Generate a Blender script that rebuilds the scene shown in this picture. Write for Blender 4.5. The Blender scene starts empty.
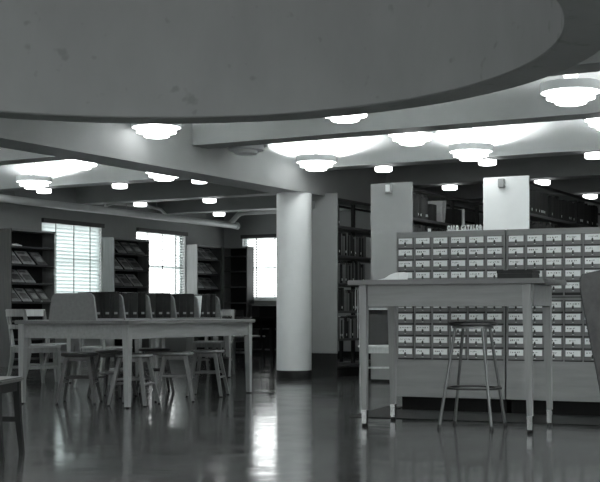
import bpy, bmesh, math, random
from mathutils import Vector, Matrix
R = math.radians
PI = math.pi
rnd = random.Random(7)
sc = bpy.context.scene
col = sc.collection
CY, SN = math.cos(R(29.2)), math.sin(R(29.2))

# ------------------------------------------------------------------ materials
def grey(v, t=1.0):
    return (v*0.955*t, v*1.0, v*0.995, 1)

def mat(name, v, rough=0.5, var=0.0, scale=4.0, stretch=(1, 1, 1), spec=0.4, metal=0.0, bump=0.0, bscale=60, coat=0.0):
    m = bpy.data.materials.new(name); m.use_nodes = True
    nt = m.node_tree; b = nt.nodes['Principled BSDF']
    b.inputs['Base Color'].default_value = grey(v)
    b.inputs['Roughness'].default_value = rough
    b.inputs['Specular IOR Level'].default_value = spec
    b.inputs['Metallic'].default_value = metal
    b.inputs['Coat Weight'].default_value = coat
    tc = nt.nodes.new('ShaderNodeTexCoord')
    mp = nt.nodes.new('ShaderNodeMapping'); mp.inputs['Scale'].default_value = stretch
    nt.links.new(tc.outputs['Object'], mp.inputs['Vector'])
    if var:
        n = nt.nodes.new('ShaderNodeTexNoise'); n.inputs['Scale'].default_value = scale
        n.inputs['Detail'].default_value = 5; n.inputs['Roughness'].default_value = 0.6
        nt.links.new(mp.outputs[0], n.inputs['Vector'])
        cr = nt.nodes.new('ShaderNodeValToRGB')
        cr.color_ramp.elements[0].position = 0.3; cr.color_ramp.elements[1].position = 0.7
        cr.color_ramp.elements[0].color = grey(v*(1-var)); cr.color_ramp.elements[1].color = grey(min(1, v*(1+var)))
        nt.links.new(n.outputs['Fac'], cr.inputs[0]); nt.links.new(cr.outputs[0], b.inputs['Base Color'])
    if bump:
        n2 = nt.nodes.new('ShaderNodeTexNoise'); n2.inputs['Scale'].default_value = bscale
        n2.inputs['Detail'].default_value = 3
        nt.links.new(mp.outputs[0], n2.inputs['Vector'])
        bp = nt.nodes.new('ShaderNodeBump'); bp.inputs['Strength'].default_value = bump; bp.inputs['Distance'].default_value = 0.01
        nt.links.new(n2.outputs['Fac'], bp.inputs['Height']); nt.links.new(bp.outputs[0], b.inputs['Normal'])
    return m

def wood(name, v, rough=0.4, var=0.18, along='X', spec=0.4):
    st = {'X': (1.2, 14, 14), 'Y': (14, 1.2, 14), 'Z': (14, 14, 1.2)}[along]
    return mat(name, v, rough, var, 2.2, st, spec)

def emit(name, strength, v=1.0):
    m = bpy.data.materials.new(name); m.use_nodes = True
    nt = m.node_tree; nt.nodes.clear()
    e = nt.nodes.new('ShaderNodeEmission'); e.inputs[0].default_value = (v*0.985, v, v, 1); e.inputs[1].default_value = strength
    o = nt.nodes.new('ShaderNodeOutputMaterial'); nt.links.new(e.outputs[0], o.inputs[0])
    return m

def floor_mat():
    m = bpy.data.materials.new('waxed_floor_tile'); m.use_nodes = True
    nt = m.node_tree; b = nt.nodes['Principled BSDF']
    tc = nt.nodes.new('ShaderNodeTexCoord')
    br = nt.nodes.new('ShaderNodeTexBrick'); br.offset = 0.0
    br.inputs['Scale'].default_value = 1.0; br.inputs['Brick Width'].default_value = 0.305; br.inputs['Row Height'].default_value = 0.305
    br.inputs['Mortar Size'].default_value = 0.0025; br.inputs['Bias'].default_value = 0
    br.inputs['Color1'].default_value = grey(0.075); br.inputs['Color2'].default_value = grey(0.10); br.inputs['Mortar'].default_value = grey(0.05)
    nt.links.new(tc.outputs['Object'], br.inputs['Vector'])
    no = nt.nodes.new('ShaderNodeTexNoise'); no.inputs['Scale'].default_value = 9; no.inputs['Detail'].default_value = 6
    nt.links.new(tc.outputs['Object'], no.inputs['Vector'])
    mx = nt.nodes.new('ShaderNodeMix'); mx.data_type = 'RGBA'; mx.blend_type = 'MULTIPLY'; mx.inputs[0].default_value = 0.55
    cr = nt.nodes.new('ShaderNodeValToRGB'); cr.color_ramp.elements[0].position = 0.35; cr.color_ramp.elements[1].position = 0.65
    cr.color_ramp.elements[0].color = (0.5, 0.5, 0.5, 1)
    nt.links.new(no.outputs['Fac'], cr.inputs[0])
    nt.links.new(br.outputs['Color'], mx.inputs[6]); nt.links.new(cr.outputs[0], mx.inputs[7])
    nt.links.new(mx.outputs[2], b.inputs['Base Color'])
    # uneven wax: roughness patches and slow waves
    n2 = nt.nodes.new('ShaderNodeTexNoise'); n2.inputs['Scale'].default_value = 2.5; n2.inputs['Detail'].default_value = 4
    nt.links.new(tc.outputs['Object'], n2.inputs['Vector'])
    mr = nt.nodes.new('ShaderNodeMapRange'); mr.inputs[1].default_value = 0.3; mr.inputs[2].default_value = 0.7
    mr.inputs[3].default_value = 0.08; mr.inputs[4].default_value = 0.17
    nt.links.new(n2.outputs['Fac'], mr.inputs[0]); nt.links.new(mr.outputs[0], b.inputs['Roughness'])
    n3 = nt.nodes.new('ShaderNodeTexNoise'); n3.inputs['Scale'].default_value = 3.3; n3.inputs['Detail'].default_value = 2
    nt.links.new(tc.outputs['Object'], n3.inputs['Vector'])
    bp = nt.nodes.new('ShaderNodeBump'); bp.inputs['Strength'].default_value = 0.12; bp.inputs['Distance'].default_value = 0.02
    nt.links.new(n3.outputs['Fac'], bp.inputs['Height']); nt.links.new(bp.outputs[0], b.inputs['Normal'])
    b.inputs['Specular IOR Level'].default_value = 0.55
    return m

def slat_mat(f=0.35):
    m = mat('blind_slats', 0.80, 0.5, 0.03, 5); nt = m.node_tree
    tr = nt.nodes.new('ShaderNodeBsdfTranslucent'); tr.inputs[0].default_value = grey(0.8)
    mx = nt.nodes.new('ShaderNodeMixShader'); mx.inputs[0].default_value = f
    nt.links.new(nt.nodes['Principled BSDF'].outputs[0], mx.inputs[1]); nt.links.new(tr.outputs[0], mx.inputs[2])
    nt.links.new(mx.outputs[0], nt.nodes['Material Output'].inputs[0])
    return m
M = {}
M['floor'] = floor_mat()
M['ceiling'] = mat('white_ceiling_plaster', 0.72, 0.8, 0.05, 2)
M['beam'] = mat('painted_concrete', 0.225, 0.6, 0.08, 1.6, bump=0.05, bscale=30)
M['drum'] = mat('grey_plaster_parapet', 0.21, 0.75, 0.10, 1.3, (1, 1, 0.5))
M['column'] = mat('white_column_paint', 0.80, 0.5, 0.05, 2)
M['wall'] = mat('grey_wall_paint', 0.27, 0.7, 0.08, 1.5)
M['black'] = mat('black_base', 0.006, 0.6, spec=0.15)
M['trim'] = mat('white_trim', 0.72, 0.5, 0.04, 3)
M['mat'] = mat('dark_rubber', 0.018, 0.85, 0.2, 6, spec=0.06)
M['table_wood'] = wood('oak_table', 0.25, 0.38, 0.14, 'X')
M['table_top'] = wood('table_top_laminate', 0.15, 0.28, 0.12, 'X')
M['leg_wood'] = wood('oak_leg', 0.27, 0.35, 0.14, 'Z')
M['desk_wood'] = wood('standing_table_oak', 0.20, 0.35, 0.14, 'X')
M['desk_top'] = wood('standing_table_top', 0.12, 0.3, 0.14, 'X')
M['desk_leg'] = wood('standing_table_leg', 0.24, 0.32, 0.14, 'Z')
M['chair_wood'] = wood('chair_oak', 0.20, 0.3, 0.2, 'Z')
M['chair_light'] = wood('chair_pale_oak', 0.62, 0.35, 0.12, 'Z')
M['chair_dark'] = wood('chair_dark_oak', 0.018, 0.6, 0.2, 'Z', 0.1)
M['seat_dark'] = wood('chair_seat_dark', 0.07, 0.3, 0.15, 'X')
M['seat_wood'] = wood('chair_seat_oak', 0.32, 0.25, 0.15, 'X')
M['stool_dark'] = wood('stool_dark', 0.035, 0.35, 0.25, 'Z')
M['stool_mid'] = wood('stool_mid', 0.13, 0.35, 0.2, 'Z')
M['stool_seat'] = wood('stool_seat', 0.15, 0.25, 0.2, 'X')
M['rack_wood'] = wood('rack_oak', 0.16, 0.45, 0.12, 'X')
M['rack_edge'] = wood('rack_edge', 0.45, 0.45, 0.1, 'Z')
M['panel_wood'] = wood('bent_panel_wood', 0.032, 0.5, 0.3, 'X', 0.15)
M['cat'] = wood('catalog_wood', 0.25, 0.45, 0.10, 'X')
M['cat_face'] = wood('catalog_drawer_wood', 0.20, 0.42, 0.14, 'X')
M['cat_dark'] = mat('catalog_gap', 0.03, 0.6)
M['card'] = mat('card_stock', 0.95, 0.6, 0.02, 8)
M['ink'] = mat('ink', 0.2, 0.7)
M['pull'] = mat('dark_pull', 0.02, 0.4)
M['rod'] = mat('rod_metal', 0.6, 0.35, metal=0.6)
M['chrome'] = mat('chrome', 0.30, 0.22, metal=1.0)
M['steel_dark'] = mat('dark_steel', 0.04, 0.32, metal=0.3)
M['steel'] = mat('stool_steel', 0.14, 0.34, metal=0.6)
M['steel_grey'] = mat('grey_enamel_steel', 0.27, 0.45, 0.05, 3)
M['steel_black'] = mat('dark_enamel_steel', 0.014, 0.5, 0.1, 3, spec=0.2)
M['shelf'] = mat('dark_shelf', 0.07, 0.5, 0.1, 3, spec=0.25)
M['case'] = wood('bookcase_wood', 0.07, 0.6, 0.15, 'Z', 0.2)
M['case_lit'] = wood('bookcase_lit_wood', 0.22, 0.5, 0.12, 'Z')  # paler wood tone, light on the near sides put into the colour
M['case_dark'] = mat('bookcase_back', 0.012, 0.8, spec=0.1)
M['pipe'] = mat('painted_pipe', 0.55, 0.4, 0.06, 5)
M['blind'] = slat_mat()
M['blind_closed'] = slat_mat(0.62)
M['blind_tape'] = mat('blind_tape', 0.25, 0.7)
M['headrail'] = mat('headrail', 0.03, 0.5)
M['paper'] = mat('white_paper', 0.85, 0.7, 0.04, 8)
M['lamp_white'] = mat('lamp_enamel', 0.70, 0.5, 0.02, 5)
M['lamp_off'] = mat('unlit_lamp_glass', 0.45, 0.4, 0.02, 5)
M['bin'] = mat('waste_bin', 0.006, 0.6, 0.1, 4, spec=0.1)
M['glow'] = emit('lamp_glow', 8.0)
M['drumglow'] = emit('drum_glow', 6.0)
M['bulb'] = emit('bulb_glow', 4500.0)
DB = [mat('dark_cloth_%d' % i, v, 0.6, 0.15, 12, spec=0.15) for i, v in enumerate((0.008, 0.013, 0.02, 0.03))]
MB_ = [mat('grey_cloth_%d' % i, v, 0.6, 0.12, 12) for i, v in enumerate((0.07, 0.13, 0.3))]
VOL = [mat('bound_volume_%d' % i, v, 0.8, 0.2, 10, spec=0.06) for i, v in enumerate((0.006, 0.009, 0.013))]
MAG = [mat('magazine_%d' % i, v, 0.35, 0.55, 9) for i, v in enumerate((0.42, 0.26, 0.14, 0.06))]

def glass_mat():
    m = bpy.data.materials.new('window_glass'); m.use_nodes = True
    nt = m.node_tree; nt.nodes.clear()
    t = nt.nodes.new('ShaderNodeBsdfTransparent'); g = nt.nodes.new('ShaderNodeBsdfGlossy'); g.inputs['Roughness'].default_value = 0.02
    x = nt.nodes.new('ShaderNodeMixShader'); x.inputs[0].default_value = 0.06
    o = nt.nodes.new('ShaderNodeOutputMaterial')
    nt.links.new(t.outputs[0], x.inputs[1]); nt.links.new(g.outputs[0], x.inputs[2]); nt.links.new(x.outputs[0], o.inputs[0])
    return m
M['glass'] = glass_mat()

# ------------------------------------------------------------------ mesh builder
class MB:
    def __init__(s): s.bm = bmesh.new(); s.mi = 0
    def _f(s, vs):
        try:
            f = s.bm.faces.new(vs); f.material_index = s.mi; return f
        except ValueError: return None
    def hexa(s, b, t):
        """eight corners: bottom loop b (4), top loop t (4)"""
        vb = [s.bm.verts.new(p) for p in b]; vt = [s.bm.verts.new(p) for p in t]
        s._f(vb[::-1]); s._f(vt)
        for i in range(4): s._f([vb[i], vb[(i+1) % 4], vt[(i+1) % 4], vt[i]])
        return s
    def box(s, x0, x1, y0, y1, z0, z1):
        return s.hexa([(x0, y0, z0), (x1, y0, z0), (x1, y1, z0), (x0, y1, z0)], [(x0, y0, z1), (x1, y0, z1), (x1, y1, z1), (x0, y1, z1)])
    def cbox(s, cx, cy, z0, z1, sx, sy): return s.box(cx-sx/2, cx+sx/2, cy-sy/2, cy+sy/2, z0, z1)
    def bbox(s, x0, x1, y0, y1, z0, z1, b=0.006):
        """box with all edges bevelled"""
        t = bmesh.new(); bmesh.ops.create_cube(t, size=1)
        for v in t.verts: v.co = Vector(((x0+x1)/2+v.co.x*(x1-x0), (y0+y1)/2+v.co.y*(y1-y0), (z0+z1)/2+v.co.z*(z1-z0)))
        bmesh.ops.bevel(t, geom=list(t.edges), offset=b, segments=2, affect='EDGES')
        return s.merge(t)
    def merge(s, t):
        mp = {}
        for v in t.verts: mp[v] = s.bm.verts.new(v.co)
        for f in t.faces: s._f([mp[v] for v in f.verts])
        t.free(); return s
    def bar(s, pts, ws):
        """rectangular bar; pts list of (x,y,z); ws list of (wx,wy); sections stay level"""
        rings = []
        for (x, y, z), (a, b) in zip(pts, ws):
            rings.append([s.bm.verts.new((x+sx*a/2, y+sy*b/2, z)) for sx, sy in ((-1, -1), (1, -1), (1, 1), (-1, 1))])
        s._f(rings[0][::-1]); s._f(rings[-1])
        for p, q in zip(rings, rings[1:]):
            for i in range(4): s._f([p[i], p[(i+1) % 4], q[(i+1) % 4], q[i]])
        return s
    def rail(s, pts, h, t):
        """board following pts in plan; h height, t thickness"""
        rings = []
        n = len(pts)
        for i, p in enumerate(pts):
            p = Vector(p); a = Vector(pts[max(0, i-1)]); b = Vector(pts[min(n-1, i+1)])
            d = (b-a); d.z = 0; d.normalize(); nn = Vector((-d.y, d.x, 0))
            rings.append([s.bm.verts.new(p+nn*sx*t/2+Vector((0, 0, sz*h/2))) for sx, sz in ((-1, -1), (1, -1), (1, 1), (-1, 1))])
        s._f(rings[0][::-1]); s._f(rings[-1])
        for p, q in zip(rings, rings[1:]):
            for i in range(4): s._f([p[i], p[(i+1) % 4], q[(i+1) % 4], q[i]])
        return s
    def tube(s, pts, r, seg=10, closed=False):
        pts = [Vector(p) for p in pts]; n = len(pts); rs = r if isinstance(r, (list, tuple)) else [r]*n
        rings = []
        for i in range(n):
            a = pts[(i-1) % n] if closed else pts[max(0, i-1)]; b = pts[(i+1) % n] if closed else pts[min(n-1, i+1)]
            d = (b-a).normalized(); up = Vector((0, 0, 1)) if abs(d.z) < 0.95 else Vector((1, 0, 0))
            e = d.cross(up).normalized(); f = d.cross(e)
            rings.append([s.bm.verts.new(pts[i]+(e*math.cos(2*PI*k/seg)+f*math.sin(2*PI*k/seg))*rs[i]) for k in range(seg)])
        pr = list(zip(rings, rings[1:])) + ([(rings[-1], rings[0])] if closed else [])
        for p, q in pr:
            for k in range(seg): s._f([p[k], p[(k+1) % seg], q[(k+1) % seg], q[k]])
        if not closed: s._f(rings[0][::-1]); s._f(rings[-1])
        return s
    def lathe(s, prof, seg=32, cx=0, cy=0, cap0=False, cap1=False, closed=False):
        rings = []
        for r, z in prof:
            rings.append([s.bm.verts.new((cx+r*math.cos(2*PI*k/seg), cy+r*math.sin(2*PI*k/seg), z)) for k in range(seg)])
        pr = list(zip(rings, rings[1:])) + ([(rings[-1], rings[0])] if closed else [])
        for p, q in pr:
            for k in range(seg): s._f([p[k], p[(k+1) % seg], q[(k+1) % seg], q[k]])
        if cap0: s._f(rings[0][::-1])
        if cap1: s._f(rings[-1])
        return s
    def prism(s, poly, z0, z1):
        b = [s.bm.verts.new((x, y, z0)) for x, y in poly]; t = [s.bm.verts.new((x, y, z1)) for x, y in poly]
        s._f(b[::-1]); s._f(t); n = len(poly)
        for i in range(n): s._f([b[i], b[(i+1) % n], t[(i+1) % n], t[i]])
        return s
    def prism_x(s, poly, x0, x1):
        """poly in (y,z), extruded along x"""
        b = [s.bm.verts.new((x0, y, z)) for y, z in poly]; t = [s.bm.verts.new((x1, y, z)) for y, z in poly]
        s._f(b[::-1]); s._f(t); n = len(poly)
        for i in range(n): s._f([b[i], b[(i+1) % n], t[(i+1) % n], t[i]])
        return s
    def build(s, name, m, parent=None, loc=(0, 0, 0), rz=0, smooth=False):
        bmesh.ops.recalc_face_normals(s.bm, faces=s.bm.faces)
        me = bpy.data.meshes.new(name); s.bm.to_mesh(me); s.bm.free()
        for mm in (m if isinstance(m, (list, tuple)) else [m]): me.materials.append(mm)
        if smooth:
            for p in me.polygons: p.use_smooth = True
            try: me.set_sharp_from_angle(angle=R(38))
            except Exception: pass
        o = bpy.data.objects.new(name, me); col.objects.link(o)
        o.location = loc; o.rotation_euler = (0, 0, rz)
        if parent: o.parent = parent
        return o

def tag(o, label, cat, group=None, kind=None):
    o['label'] = label; o['category'] = cat
    if group: o['group'] = group
    if kind: o['kind'] = kind
    return o
def thing(name, label, cat, loc=(0, 0, 0), rz=0, group=None):
    o = bpy.data.objects.new(name, None); col.objects.link(o); o.empty_display_size = 0.1
    o.location = loc; o.rotation_euler = (0, 0, rz)
    return tag(o, label, cat, group)
def struct(o, label=None):
    o['kind'] = 'structure'
    if label: o['label'] = label
    return o
def dup(root, loc, rz=None, label=None, group=None):
    r = root.copy(); col.objects.link(r); r.location = loc
    if rz is not None: r.rotation_euler = (0, 0, rz)
    if label: r['label'] = label
    if group: r['group'] = group
    for ch in list(root.children):
        c = ch.copy(); col.objects.link(c); c.parent = r
        for g in list(ch.children):
            d = g.copy(); col.objects.link(d); d.parent = c
    return r
ORD = ['first', 'second', 'third', 'fourth', 'fifth', 'sixth', 'seventh', 'eighth', 'ninth', 'tenth', 'eleventh', 'twelfth', 'thirteenth', 'fourteenth', 'fifteenth', 'sixteenth', 'seventeenth', 'eighteenth', 'nineteenth']
TENS = {2: 'twent', 3: 'thirt', 4: 'fort', 5: 'fift', 6: 'sixt', 7: 'sevent', 8: 'eight', 9: 'ninet'}
def nth(i):
    if i < 19: return ORD[i]
    n = i+1
    return TENS[n//10] + ('ieth' if n % 10 == 0 else 'y-' + ORD[n % 10-1])

# ------------------------------------------------------------------ room shell
XL, XR, YF, YB, HC = -12.9, 2.2, -3.2, 20.0, 3.0
struct(MB().box(XL-0.3, XR+0.2, YF-0.2, YB+0.3, -0.1, 0).build('floor', M['floor']))
# ceiling with the round well
WX, WY, RI, RO, HS = -4.23, 5.37, 2.5, 2.8, 2.33
mb = MB()
x0, x1, y0, y1 = XL-0.2, XR+0.2, YF-0.2, YB+0.2
ang = sorted(set([2*PI*k/72 for k in range(72)] + [math.atan2(y-WY, x-WX) % (2*PI) for x in (x0, x1) for y in (y0, y1)]))
def edge_pt(a):
    c, s_ = math.cos(a), math.sin(a); t = 1e9
    if c > 1e-9: t = min(t, (x1-WX)/c)
    if c < -1e-9: t = min(t, (x0-WX)/c)
    if s_ > 1e-9: t = min(t, (y1-WY)/s_)
    if s_ < -1e-9: t = min(t, (y0-WY)/s_)
    return (WX+c*t, WY+s_*t)
lo_i = [mb.bm.verts.new((WX+RO*math.cos(a), WY+RO*math.sin(a), HC)) for a in ang]
lo_o = [mb.bm.verts.new((*edge_pt(a), HC)) for a in ang]
hi_i = [mb.bm.verts.new((WX+RO*math.cos(a), WY+RO*math.sin(a), HC+0.15)) for a in ang]
hi_o = [mb.bm.verts.new((*edge_pt(a), HC+0.15)) for a in ang]
n = len(ang)
for i in range(n):
    j = (i+1) % n
    mb._f([lo_i[i], lo_i[j], lo_o[j], lo_o[i]]); mb._f([hi_i[i], hi_o[i], hi_o[j], hi_i[j]])
    mb._f([lo_i[i], hi_i[i], hi_i[j], lo_i[j]]); mb._f([lo_o[i], lo_o[j], hi_o[j], hi_o[i]])
struct(mb.build('ceiling', M['ceiling']))
# curved parapet of the well and an unseen cap over it
HT = 5.4
pr = [(RI, HT), (RI, HS+0.01), (RI+0.01, HS), (RO-0.01, HS), (RO, HS+0.01), (RO, HT)]
def stains(m, dark):
    nt = m.node_tree; b = nt.nodes['Principled BSDF']; src = b.inputs['Base Color'].links[0].from_socket
    tc = nt.nodes.new('ShaderNodeTexCoord'); v = nt.nodes.new('ShaderNodeTexNoise'); v.inputs['Scale'].default_value = 7.0; v.inputs['Detail'].default_value = 2
    nt.links.new(tc.outputs['Object'], v.inputs['Vector'])
    cr = nt.nodes.new('ShaderNodeValToRGB'); cr.color_ramp.elements[0].position = 0.66; cr.color_ramp.elements[1].position = 0.74
    cr.color_ramp.elements[0].color = (1, 1, 1, 1); cr.color_ramp.elements[1].color = (dark, dark, dark, 1)
    nt.links.new(v.outputs['Fac'], cr.inputs[0])
    mx = nt.nodes.new('ShaderNodeMix'); mx.data_type = 'RGBA'; mx.blend_type = 'MULTIPLY'; mx.inputs[0].default_value = 1
    nt.links.new(src, mx.inputs[6]); nt.links.new(cr.outputs[0], mx.inputs[7]); nt.links.new(mx.outputs[2], b.inputs['Base Color'])
stains(M['drum'], 0.78)
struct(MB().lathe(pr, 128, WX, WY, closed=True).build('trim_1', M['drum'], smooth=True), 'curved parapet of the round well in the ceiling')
struct(MB().lathe([(0.001, HT), (RO, HT), (RO, HT+0.1), (0.001, HT+0.1)], 64, WX, WY, closed=True).build('well_cap', M['ceiling']))  # cap added to keep outside daylight out of the well

# girder, cross beams, column
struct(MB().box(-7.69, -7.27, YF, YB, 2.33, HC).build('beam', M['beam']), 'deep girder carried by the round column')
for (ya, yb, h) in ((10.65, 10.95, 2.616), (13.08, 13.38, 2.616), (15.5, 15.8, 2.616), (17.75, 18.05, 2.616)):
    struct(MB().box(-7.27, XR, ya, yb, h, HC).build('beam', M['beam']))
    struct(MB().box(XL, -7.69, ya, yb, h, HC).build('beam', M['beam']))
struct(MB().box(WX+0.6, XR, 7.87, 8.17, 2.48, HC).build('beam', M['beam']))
colm = MB().lathe([(0.222, 0.10), (0.222, 2.33)], 48, -7.48, 13.23, True, True).build('column', M['column'], smooth=True)
struct(colm, 'white round column')
c2 = MB().lathe([(0.224, 0), (0.224, 0.10)], 48, -7.48, 13.23, True, True).build('column_base', M['black'], smooth=True)
c2.parent = colm

# walls with window openings
WZ0, WZ1 = 1.02, 2.31
WIN = [(14.66, 16.17), (17.14, 18.66)]      # along the window wall
mb = MB(); t = 0.25
ys = [YF-0.2] + [v for w in WIN for v in w] + [YB+0.2]
for k in range(0, len(ys), 2): mb.box(XL-t, XL, ys[k], ys[k+1], 0, HC)
for a, b in WIN: mb.box(XL-t, XL, a, b, 0, WZ0); mb.box(XL-t, XL, a, b, WZ1, HC)
struct(mb.build('wall_left', M['wall']))
W3 = (-12.47, -11.05)
mb = MB()
mb.box(XL-t, W3[0], YB, YB+t, 0, HC); mb.box(W3[1], XR+t, YB, YB+t, 0, HC)
mb.box(W3[0], W3[1], YB, YB+t, 0, 1.08); mb.box(W3[0], W3[1], YB, YB+t, WZ1+0.01, HC)
struct(mb.build('wall_back', M['wall']))
WR = [(-2.6, -0.2), (0.4, 2.8), (3.4, 5.8), (6.2, 8.4)]      # assumed windows in unseen walls, added to light the furniture fronts
WF = [(-7.4, -5.0), (-3.4, -1.0)]
mb = MB(); ys = [YF-0.2] + [v for w in WR for v in w] + [YB+0.2]
for k in range(0, len(ys), 2): mb.box(XR, XR+0.2, ys[k], ys[k+1], 0, HC)
for a, b in WR: mb.box(XR, XR+0.2, a, b, 0, 0.75); mb.box(XR, XR+0.2, a, b, 2.75, HC)
struct(mb.build('wall_right', M['wall']))
mb = MB(); xs = [XL-t] + [v for w in WF for v in w] + [XR+0.2]
for k in range(0, len(xs), 2): mb.box(xs[k], xs[k+1], YF-0.2, YF, 0, HC)
for a, b in WF: mb.box(a, b, YF-0.2, YF, 0, 0.75); mb.box(a, b, YF-0.2, YF, 2.75, HC)
struct(mb.build('wall_front', M['wall']))
wn = 4
for (lst, side) in ((WR, 'r'), (WF, 'f')):
    for a, b in lst:
        f = MB()
        for (u0, u1, za, zb) in ((a, a+0.05, 0.75, 2.75), (b-0.05, b, 0.75, 2.75), (a, b, 0.75, 0.8), (a, b, 2.7, 2.75), (a, b, 1.7, 1.74), ((a+b)/2-0.02, (a+b)/2+0.02, 0.75, 2.75)):
            if side == 'r': f.box(XR+0.1, XR+0.15, u0, u1, za, zb)
            else: f.box(u0, u1, YF-0.15, YF-0.1, za, zb)
        fo = struct(f.build('window_%d' % wn, M['trim'])); wn += 1  # unseen window, added as a daylight source
        g = MB()
        if side == 'r': g.box(XR+0.123, XR+0.127, a+0.05, b-0.05, 0.8, 2.7)
        else: g.box(a+0.05, b-0.05, YF-0.127, YF-0.123, 0.8, 2.7)
        g.build('window_pane', M['glass'], fo)
struct(MB().box(XL, XL+0.012, YF, 13.6, 0, 0.1).build('baseboard_left', M['black']))
struct(MB().box(-10.8, XR, YB-0.012, YB, 0, 0.1).build('baseboard_back', M['black']))

def window(name, along, a, b, z0, z1, nose):
    """frame, panes and inner sill; along 'y' on the window wall, 'x' on the back wall"""
    def P(mb, u0, u1, d0, d1, za, zb):
        if along == 'y': mb.box(XL-d1, XL-d0, u0, u1, za, zb)
        else: mb.box(u0, u1, YB+d0, YB+d1, za, zb)
    f = MB(); w = 0.05
    P(f, a, a+w, 0.10, 0.16, z0, z1); P(f, b-w, b, 0.10, 0.16, z0, z1)
    P(f, a, b, 0.10, 0.16, z0, z0+w); P(f, a, b, 0.10, 0.16, z1-w, z1); P(f, a, b, 0.10, 0.16, (z0+z1)/2-0.02, (z0+z1)/2+0.02)
    fo = f.build(name, M['trim']); struct(fo)
    g = MB(); P(g, a+w, b-w, 0.128, 0.132, z0+w, z1-w); g.build('window_pane', M['glass'], fo)
    s_ = MB(); P(s_, a-0.04, b+0.04, -nose, 0.10, z0-0.03, z0); s_.build('window_sill', M['trim'], fo)
    return fo
window('window_1', 'y', WIN[0][0], WIN[0][1], WZ0, WZ1, 0.02)
window('window_2', 'y', WIN[1][0], WIN[1][1], WZ0, WZ1, 0.02)
window('window_3', 'x', W3[0], W3[1], 1.08, WZ1+0.01, 0.06)

def blind(along, a, b, z0, z1, tilt, label, pitch=0.05, half=0.024, sm='blind'):
    L = b-a
    root = thing('venetian_blind', label, 'blind', ((XL+0.0, (a+b)/2, z0) if along == 'y' else ((a+b)/2, YB, z0)), R(90) if along == 'y' else 0, 'venetian blinds')
    # local: x along the window, +y = outwards to the street (for both walls), z up
    sgn = 1
    hr = MB().box(-L/2-0.02, L/2+0.02, -0.055, -0.003, z1-z0-0.05, z1-z0+0.02); hr.build('headrail', M['headrail'], root)
    sl = MB(); z = 0.05; ct, st = math.cos(tilt)*half, math.sin(tilt)*half
    while z < z1-z0-0.06:
        p = [(-L/2+0.01, 0.028-ct, z-st), (L/2-0.01, 0.028-ct, z-st), (L/2-0.01, 0.028+ct, z+st), (-L/2+0.01, 0.028+ct, z+st)]
        q = [(x, y-0.0006*st/half, zz+0.0015) for x, y, zz in p]
        sl.hexa(p, q); z += pitch
    sl.build('slats', M[sm], root)
    MB().box(-L/2+0.01, L/2-0.01, 0.012, 0.045, 0.005, 0.022).build('bottom_rail', M['blind'], root)
    for f in (-0.28, 0.02, 0.3):
        MB().box(f*L-0.012, f*L+0.012, 0.0015, 0.0025, 0.02, z1-z0-0.045).build('ladder_tape', M['blind_tape'], root)
    return root
blind('y', WIN[0][0]+0.01, WIN[0][1]-0.01, WZ0+0.01, WZ1, R(-64), 'venetian blind with dark tapes in the window nearest the half-empty bookcase', 0.060, 0.044, 'blind_closed')
blind('y', WIN[1][0]+0.01, WIN[1][1]-0.01, WZ0+0.01, WZ1, R(-12), 'glaring white venetian blind in the window nearer the room corner')
blind('x', W3[0]+0.01, W3[1]-0.01, 1.10, WZ1+0.01, R(-20), 'glaring venetian blind on the end wall window beside the round column')

# ------------------------------------------------------------------ pipes
def arc(c, r, a0, a1, n=6):
    return [(c[0]+r*math.cos(a0+(a1-a0)*k/n), c[1]+r*math.sin(a0+(a1-a0)*k/n), c[2]) for k in range(n+1)]
p = thing('ceiling_pipe', 'thick pale pipe running above the windows along the window wall', 'pipe', (-12.4, 12.0, 2.5))
MB().tube([(0, -6, 0), (0, 7.65, 0)], 0.058, 16).build('pipe_run', M['pipe'], p, smooth=True)
MB().tube([(0, 7.62, 0), (0, 7.70, 0)], 0.07, 16).build('pipe_collar', M['pipe'], p, smooth=True)
for yy in (1.5, 4.2, 6.6): MB().tube([(0, yy, 0.05), (0, yy, 0.5)], 0.008, 8).build('hanger_rod', M['steel_grey'], p)
p = thing('ceiling_pipe', 'pale pipe with an elbow running along the end wall above its window', 'pipe', (-12.4, 19.45, 2.5))
MB().tube([(0.0, 0.0, 0.04), (0.05, 0.0, 0.08), (0.16, 0, 0.18), (0.22, 0, 0.215), (0.32, 0, 0.23), (6.0, 0, 0.23)], 0.05, 14).build('pipe_run', M['pipe'], p, smooth=True)
for xx in (0.6, 3.0): MB().tube([(xx, 0, 0.27), (xx, 0, 0.5)], 0.007, 8).build('hanger_rod', M['steel_grey'], p)
p = thing('ceiling_pipe', 'slim crooked pipe hung just above the thick window wall pipe', 'pipe', (-12.45, 16.9, 2.64))
MB().tube([(0, -1.2, -0.06), (0, -1.0, 0.0), (0, 0.0, 0.02), (0, 0.35, 0.0), (0, 0.5, -0.08)], 0.025, 10).build('pipe_run', M['pipe'], p, smooth=True)
MB().tube([(0, -0.5, 0.02), (0, -0.5, 0.36)], 0.007, 8).build('hanger_rod', M['steel_grey'], p)

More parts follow.
